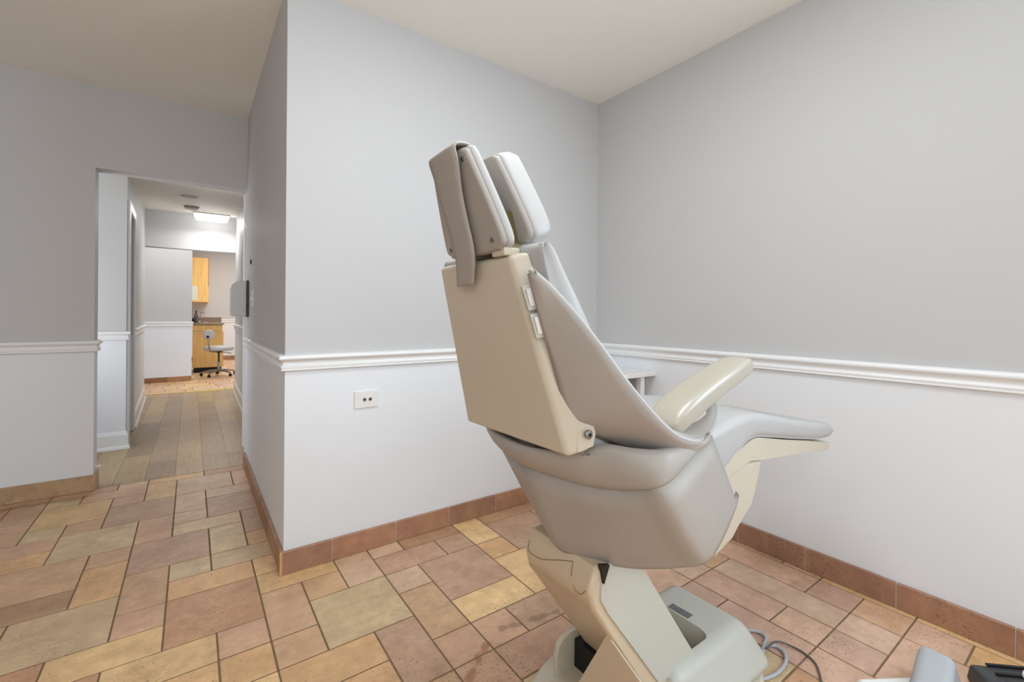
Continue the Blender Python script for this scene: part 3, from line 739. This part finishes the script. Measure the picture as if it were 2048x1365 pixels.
# rocker switches on the side of the shell
def side_y(x, z):
    a = (z-.80)/(1.165-.80); return (.601*(1-a)+.651*a)-.004
ax = V((.0, 0, 0))
for z in (1.083, 1.033):
    c = V((bx(z)+.0115, side_y(0, z)-.001, z)); d = V((-.2667, .137, 1)).normalized(); w = V((.022, -.012, .0055)).normalized(); n = V((-.48, -.86, 0)).normalized()
    n = d.cross(w).normalized(); n = n if n.y < 0 else -n
    def blk(u0, u1, v0, v1, h0, h1, h1b=None):
        h1b = h1 if h1b is None else h1b
        q = [(u0, v0), (u1, v0), (u1, v1), (u0, v1)]
        return hexa([c+w*u+d*v+n*h0 for u, v in q]+[c+w*u+d*v+n*(h1 if v == v0 else h1b) for u, v in q], .0012, 2)
    f = P('rocker_switch', blk(-.013, .016, -.023, .023, -.008, .004), 'cream_green', smooth=True)
    obj('rocker', blk(-.008, .011, -.016, .016, .003, .008, .013), M['white_plastic'], f, True)
# back cushion
bc = catmull([(.503, 0, 1.150), (.500, 0, 1.172), (.512, 0, 1.181), (.530, 0, 1.168), (.556, 0, 1.13), (.598, 0, 1.07), (.640, 0, 1.0), (.690, 0, .92), (.725, 0, .85), (.735, 0, .80)], 4)+[V((.66, 0, .775)), V((.603, 0, .79))]
bcb = bmesh.new()
R_ = []
N_ = len(bc)
for yy, sc in ((.0, .0),):
    pass
def cushion_section(y, k):
    """profile shrunk towards the shell as the section nears the side"""
    r = []
    for p in bc:
        base = .505+(1.165-p.z)*.27
        r.append((base+(p.x-base)*k, y, 0.98+(p.z-.98)*(.985+.015*k)))
    return r
secs = []
for y, k in ((.622, .08), (.612, .40), (.607, .70), (.609, .92), (.620, 1.08), (.65, 1.14), (.72, 1.12), (CY, 1.08)): secs.append(cushion_section(y, k))
secs += [[(x, mir(y), z) for x, y, z in s_] for s_ in reversed(secs[:-1])]
b = loft(secs, close=True); b.verts.ensure_lookup_table()
b.faces.new([b.verts[i] for i in range(N_)]); b.faces.new([b.verts[len(secs)*N_-N_+i] for i in range(N_)][::-1])
P('back_cushion', b, 'vinyl_light', smooth=True, auto=False)

# slings from the back to the arm rests
upE = [(.474, .612, 1.130), (.487, .602, 1.118), (.507, .590, 1.097), (.537, .565, 1.054), (.567, .540, 1.005), (.609, .515, .940), (.658, .500, .884), (.712, .497, .841), (.770, .502, .815), (.839, .516, .799), (.896, .530, .799)]
loE = [(.479, .616, 1.124), (.494, .617, 1.078), (.509, .618, 1.034), (.526, .620, .991), (.541, .620, .951), (.574, .622, .866), (.596, .618, .844), (.696, .600, .794), (.744, .565, .774), (.790, .525, .780), (.860, .520, .793)]
def sling(m):
    f = (lambda p: V((p[0]+.004, CY+(CY-p[1])*(.60 if p[2] > .83 else .78), p[2])) if p[2] < 1.0 else V((p[0]+.02, CY+(CY-p[1])*.60, p[2]))) if m else (lambda p: V(p))
    U, L = catmull([f(p) for p in upE], 5), catmull([f(p) for p in loE], 5)
    rows = []
    for k in range(9):
        t = k/8; o = math.sin(math.pi*t)*.006*(-1 if not m else 1)
        rows.append([a*(1-t)+c*t+V((0, o, 0)) for a, c in zip(U, L)])
    s_ = P('arm_sling', loft(rows), 'vinyl', smooth=True, auto=False, solid=.007)
    obj('edge_piping', tube(U, .0042, 8), M['vinyl_light'], s_, True)
    q_ = -.0045 if not m else .0045
    obj('edge_seam', tube([a*.955+c*.045+V((0, q_, -.002)) for a, c in zip(U, L)][2:-3], .0012, 6), M['seam_dark'], s_, True)
    # cup that turns round the front of the arm rest
    rim = [f(p) for p in ((.662, .502, .880), (.714, .499, .840), (.771, .504, .815), (.838, .516, .799), (.890, .530, .798), (.936, .546, .806), (.968, .557, .822), (.985, .566, .838), (.992, .576, .850))]
    ins = [f(p) for p in ((.720, .590, .850), (.76, .590, .836), (.80, .590, .822), (.845, .590, .812), (.885, .590, .812), (.92, .590, .818), (.945, .590, .828), (.96, .590, .840), (.97, .592, .850))]
    A, B = catmull(rim, 4), catmull(ins, 4)
    c_ = P('sling_cup', loft([A, [(a+c)/2+V((0, 0, .002)) for a, c in zip(A, B)], B]), 'vinyl', smooth=True, auto=False, solid=.006)
    obj('cup_piping', tube(A, .0042, 8), M['vinyl_light'], c_, True)
sling(False); sling(True)

# arm rests
def armrest(m):
    f = (lambda x, y, z: (x, mir(y), z)) if m else (lambda x, y, z: (x, y, z))
    # stations along the arm: centre line (x, z), half width, thickness
    st = [(.768, .822, .026, .022), (.776, .830, .036, .036), (.80, .847, .040, .044), (.85, .872, .041, .046), (.91, .893, .040, .045), (.97, .911, .039, .043), (1.03, .928, .038, .041), (1.064, .938, .036, .037), (1.076, .942, .028, .026)]
    yc = .556; rows = []
    for i, (x, z, w, h) in enumerate(st):
        j0, j1 = max(0, i-1), min(len(st)-1, i+1)
        d = V((st[j1][0]-st[j0][0], 0, st[j1][1]-st[j0][1])).normalized(); n = V((-d.z, 0, d.x)); r = []
        for k in range(20):
            q = 2*math.pi*k/20; c, s = math.cos(q), math.sin(q); e = 2/5.5
            u = w*abs(c)**e*(1 if c >= 0 else -1); v = h/2*abs(s)**e*(1 if s >= 0 else -1)
            p = V((x, yc, z))+V((0, u, 0))+n*v; r.append(V(f(*p)))
        rows.append(r)
    b = loft(rows, close=True); b.verts.ensure_lookup_table()
    b.faces.new([b.verts[i] for i in range(20)]); b.faces.new([b.verts[len(rows)*20-20+i] for i in range(20)][::-1])
    P('armrest', b, 'arm_foam', smooth=True, sub=1, auto=False)
    pb = poly_prism([f(x, .57, z) for x, z in ((.80, .846), (.86, .868), (.95, .895), (.955, .82), (.93, .80), (.82, .80))], (0, -.03 if m else .03, 0), .003, 1)
    P('armrest_bracket', pb, 'cream', smooth=True)
armrest(False); armrest(True)

# headrest: two padded boards one behind the other
HB = -.3143
def hx(z, a=.8233): return a+HB*z
tl = V((HB, 0, 1)).normalized(); nf = V((1, 0, -HB)).normalized()
def head_pad(name, off, th, zt, zb, yt, yb, mat_back, rnd):
    """yt, yb: (near, far) at top and bottom. A rounded trapezoid given a board and a cushion"""
    def outline(shrink):
        pts = [(yb[0]+.0, zb+.03), (yb[0]+.012, zb+.004), (yb[0]+.035, zb), (yb[1]-.035, zb), (yb[1]-.012, zb+.006), (yb[1], zb+.03), (yt[1]+.002, zt-.025), (yt[1]-.012, zt-.005), (yt[1]-.035, zt), (yt[0]+.035, zt), (yt[0]+.012, zt-.004), (yt[0]-.002, zt-.025)]
        cy_, cz_ = sum(p[0] for p in pts)/12, sum(p[1] for p in pts)/12
        return [(cy_+(y-cy_)*(1-shrink/.09), cz_+(z-cz_)*(1-shrink/.085)) for y, z in pts]
    def ring(sh, d):
        c = catmull([(y, 0, z) for y, z in outline(sh)], 4, True)
        return [V((hx(p.z), p.x, p.z))+nf*(off+d) for p in c]
    def solid_(levels):
        rows = [ring(s_, d) for s_, d in levels]; n = len(rows[0])
        b = loft(rows, close=True); b.verts.ensure_lookup_table()
        b.faces.new([b.verts[i] for i in range(n)]); b.faces.new([b.verts[len(rows)*n-n+i] for i in range(n)][::-1]); return b
    o1 = P(name+'_back', solid_([(.006, 0), (.002, .002), (0, .006), (0, .011)]), mat_back, smooth=True)
    P(name+'_cushion', solid_([(.003, .0112), (-.001, .014), (-.003, .02), (-.003, .011+th*.55), (.002, .011+th*.8), (.012, .011+th*.96), (.035, .011+th)]), 'vinyl_light', smooth=True)
    return o1
hb = head_pad('rear_headrest', 0, .024, 1.357, 1.168, (.706, .852), (.664, .880), 'vinyl', .02)
for y, z in ((.724, 1.337), (.694, 1.189), (.855, 1.188)):
    p = V((hx(z), y, z)); b = lathe([(.0046, -.0005), (.0046, .002), (.0025, .003)], (0, 0, 0), 12, axis='x')
    bmesh.ops.rotate(b, verts=b.verts, cent=(0, 0, 0), matrix=Matrix.Rotation(math.pi+math.atan(-HB)*-1, 3, 'Y')); bmesh.ops.translate(b, verts=b.verts, vec=p)
    obj('screw', b, M['steel'], hb, True)
head_pad('front_headrest', .064, .058, 1.338, 1.168, (.706, .852), (.664, .880), 'vinyl', .02)
# brown bracket between the pads and the catch on top of the shell
P('headrest_bar', hexa([(.50, .70, 1.16), (.53, .70, 1.16), (.53, .84, 1.16), (.50, .84, 1.16), (.478, .70, 1.25), (.508, .70, 1.25), (.508, .84, 1.25), (.478, .84, 1.25)], .002, 1), plain('bronze_bar', (120, 104, 70), .4, .5, .1, 30, 0, .5))
P('headrest_catch', box(.462, .498, .672, .715, 1.160, 1.176, .003, 2), 'cream', smooth=True)
# strap over the rear pad
stl = [(.856, 1.352), (.838, 1.325), (.832, 1.28), (.829, 1.24), (.828, 1.205), (.829, 1.169), (.842, 1.14), (.855, 1.113)]
stl = [(.836, 1.360), (.834, 1.33), (.832, 1.28), (.829, 1.235), (.828, 1.205), (.831, 1.169), (.843, 1.14), (.856, 1.113)]
str_ = [(.722, 1.360), (.724, 1.335), (.738, 1.281), (.743, 1.235), (.745, 1.192), (.754, 1.160), (.769, 1.135), (.782, 1.114)]
rows = []
for (ya, za), (yb_, zb_) in zip(stl, str_):
    r = []
    for k in range(7):
        t = k/6; y = ya*(1-t)+yb_*t; z = za*(1-t)+zb_*t
        lift = .005+.004*t+(.002*math.sin(math.pi*t))
        zz = max(z, 1.10); r.append(V((hx(zz), y, zz))-nf*lift)
    rows.append(r)
over = [[V((p.x+.030, p.y, 1.3645)) for p in rows[0]], [V((p.x+.012, p.y, 1.3645)) for p in rows[0]]]
strap = P('headrest_strap', loft([catmull(c, 3) for c in zip(*(over+rows))]), 'vinyl', smooth=True, auto=False, solid=.0035)
edge = [r[-1]-nf*.003+V((0, .006, 0)) for r in rows]
obj('stitching', tube(catmull(edge, 4), .001, 5), M['thread'], strap, True)

# ------------------------------------------------------------------ floor clutter at the right
cord = obj('power_cord', tube(catmull([(1.44, .80, .006), (1.50, .765, .006), (1.535, .73, .006), (1.525, .70, .007), (1.475, .684, .010), (1.43, .668, .013), (1.44, .672, .013), (1.49, .678, .009), (1.515, .665, .006), (1.505, .635, .006), (1.462, .615, .006), (1.40, .612, .006), (1.345, .625, .006)], 6), .0055, 8), M['mid_grey'], chair, True)
fc = thing('foot_control', 'grey foot pedal on a white base at the bottom right corner of floor', 'foot control', (1.62, .33, 0))
obj('base', hexa([(1.445, .385, 0), (1.63, .237, 0), (1.785, .312, 0), (1.545, .470, 0), (1.452, .385, .028), (1.63, .247, .028), (1.772, .314, .028), (1.545, .460, .028)], .010, 3), M['white_plastic'], fc, True)
obj('pedal', hexa([(1.47, .255, .027), (1.765, .282, .027), (1.765, .385, .027), (1.47, .355, .027), (1.49, .268, .062), (1.742, .295, .104), (1.742, .368, .104), (1.49, .340, .062)], .018, 4), M['mid_grey'], fc, True)
obj('cable', tube(catmull([(1.455, .668, .022), (1.53, .668, .012), (1.56, .62, .004), (1.545, .57, .004), (1.505, .54, .004), (1.465, .52, .004)], 6), .003, 8), plain('dull_cable', (96, 90, 84), .5), chair, True)
ad = thing('power_adapter', 'black ridged power box on the floor behind the foot pedal by the wall', 'adapter', (1.86, .17, 0))
obj('body', hexa([(1.725, .185, 0), (1.865, .055, 0), (1.985, .155, 0), (1.845, .292, 0), (1.732, .186, .05), (1.865, .064, .05), (1.977, .156, .05), (1.843, .284, .05)], .010, 3), M['dark_grey'], ad, True)
for k in range(4):
    c = V((1.775, .165, .051))+V((.108, .10, 0)).normalized()*(.025+.034*k)
    d = V((.733, -.68, 0)); e = V((.68, .733, 0))*.004
    obj('rib', hexa([c+e, c-e, c-e+d*.14, c+e+d*.14]+[q+V((0, 0, .005)) for q in (c+e, c-e, c-e+d*.14, c+e+d*.14)]), M['black'], ad)
obj('plug', box(1.885, 1.91, .16, .185, .051, .066, .004, 2), M['white_plastic'], ad, True)

# ------------------------------------------------------------------ light
def area(name, loc, rot, sx_, sy_, power, rgb=(1, 1, 1)):
    d = bpy.data.lights.new(name, 'AREA'); d.shape = 'RECTANGLE'; d.size = sx_; d.size_y = sy_; d.energy = power; d.color = rgb
    o = bpy.data.objects.new(name, d); C.objects.link(o); o.location = loc; o.rotation_euler = rot; return o
area('window_daylight', (XC+.02, (WY0+WY1)/2, (WZ0+WZ1)/2), (0, math.radians(90), 0), WZ1-WZ0-.1, WY1-WY0-.1, 22, (.70, .86, 1.0))
def point_fill(name, loc, r, power, rgb):
    d = bpy.data.lights.new(name, 'POINT'); d.shadow_soft_size = r; d.energy = power; d.color = rgb
    o = bpy.data.objects.new(name, d); C.objects.link(o); o.location = loc
COOL = (.925, .972, 1.0)
point_fill('room_fill', (.55, .50, 1.85), .18, 4, COOL)  # bare point light added in mid-air to brighten the room, no fixture
point_fill('room_fill_rear', (-.9, -.7, 1.85), .20, 13, COOL)  # second added point light, lifts the left ceiling and walls
area('rear_fill', ((NX0+NX1)/2, YN-.01, (WZ0+WZ1)/2), (math.radians(90), 0, 0), NX1-NX0-.1, WZ1-WZ0-.1, 11, COOL)  # fill light added at the made-up rear window to balance the walls
area('ceiling_panel', (.85, .80, ZC-.02), (0, 0, 0), .5, .5, 9, COOL)
area('corridor_lamp', (.2, yl-.05, zl-.1), (math.radians(-12), 0, 0), .32, .16, 4.5, (1, .98, .95))
area('far_room_lamp', (.9, 10.2, 2.57), (0, 0, 0), 1.2, 1.2, 34, (1, .98, .95))
area('vestibule_fill', (-.2, 7.9, 2.57), (0, 0, 0), .8, .5, 8, (1, .98, .95))  # unseen fill light added beyond the lintel
area('corridor_side_fill', (-1.25, 4.06, 1.15), (0, math.radians(-122), 0), 1.3, .6, 4.6, (1, .98, .95))  # hidden panel added to brighten the corridor and its ceiling

w = bpy.data.worlds.new('world'); bpy.context.scene.world = w; w.use_nodes = True
bg = w.node_tree.nodes['Background']; bg.inputs[0].default_value = (.82, .9, 1, 1); bg.inputs[1].default_value = 1.0

sc = bpy.context.scene
sc.view_settings.view_transform = 'Standard'; sc.view_settings.look = 'None'
sc.view_settings.exposure = 0.58; sc.view_settings.gamma = 1.0; sc.view_settings.use_curve_mapping = False
sc.cycles.max_bounces = 12; sc.cycles.diffuse_bounces = 8
sc.cycles.use_denoising = True
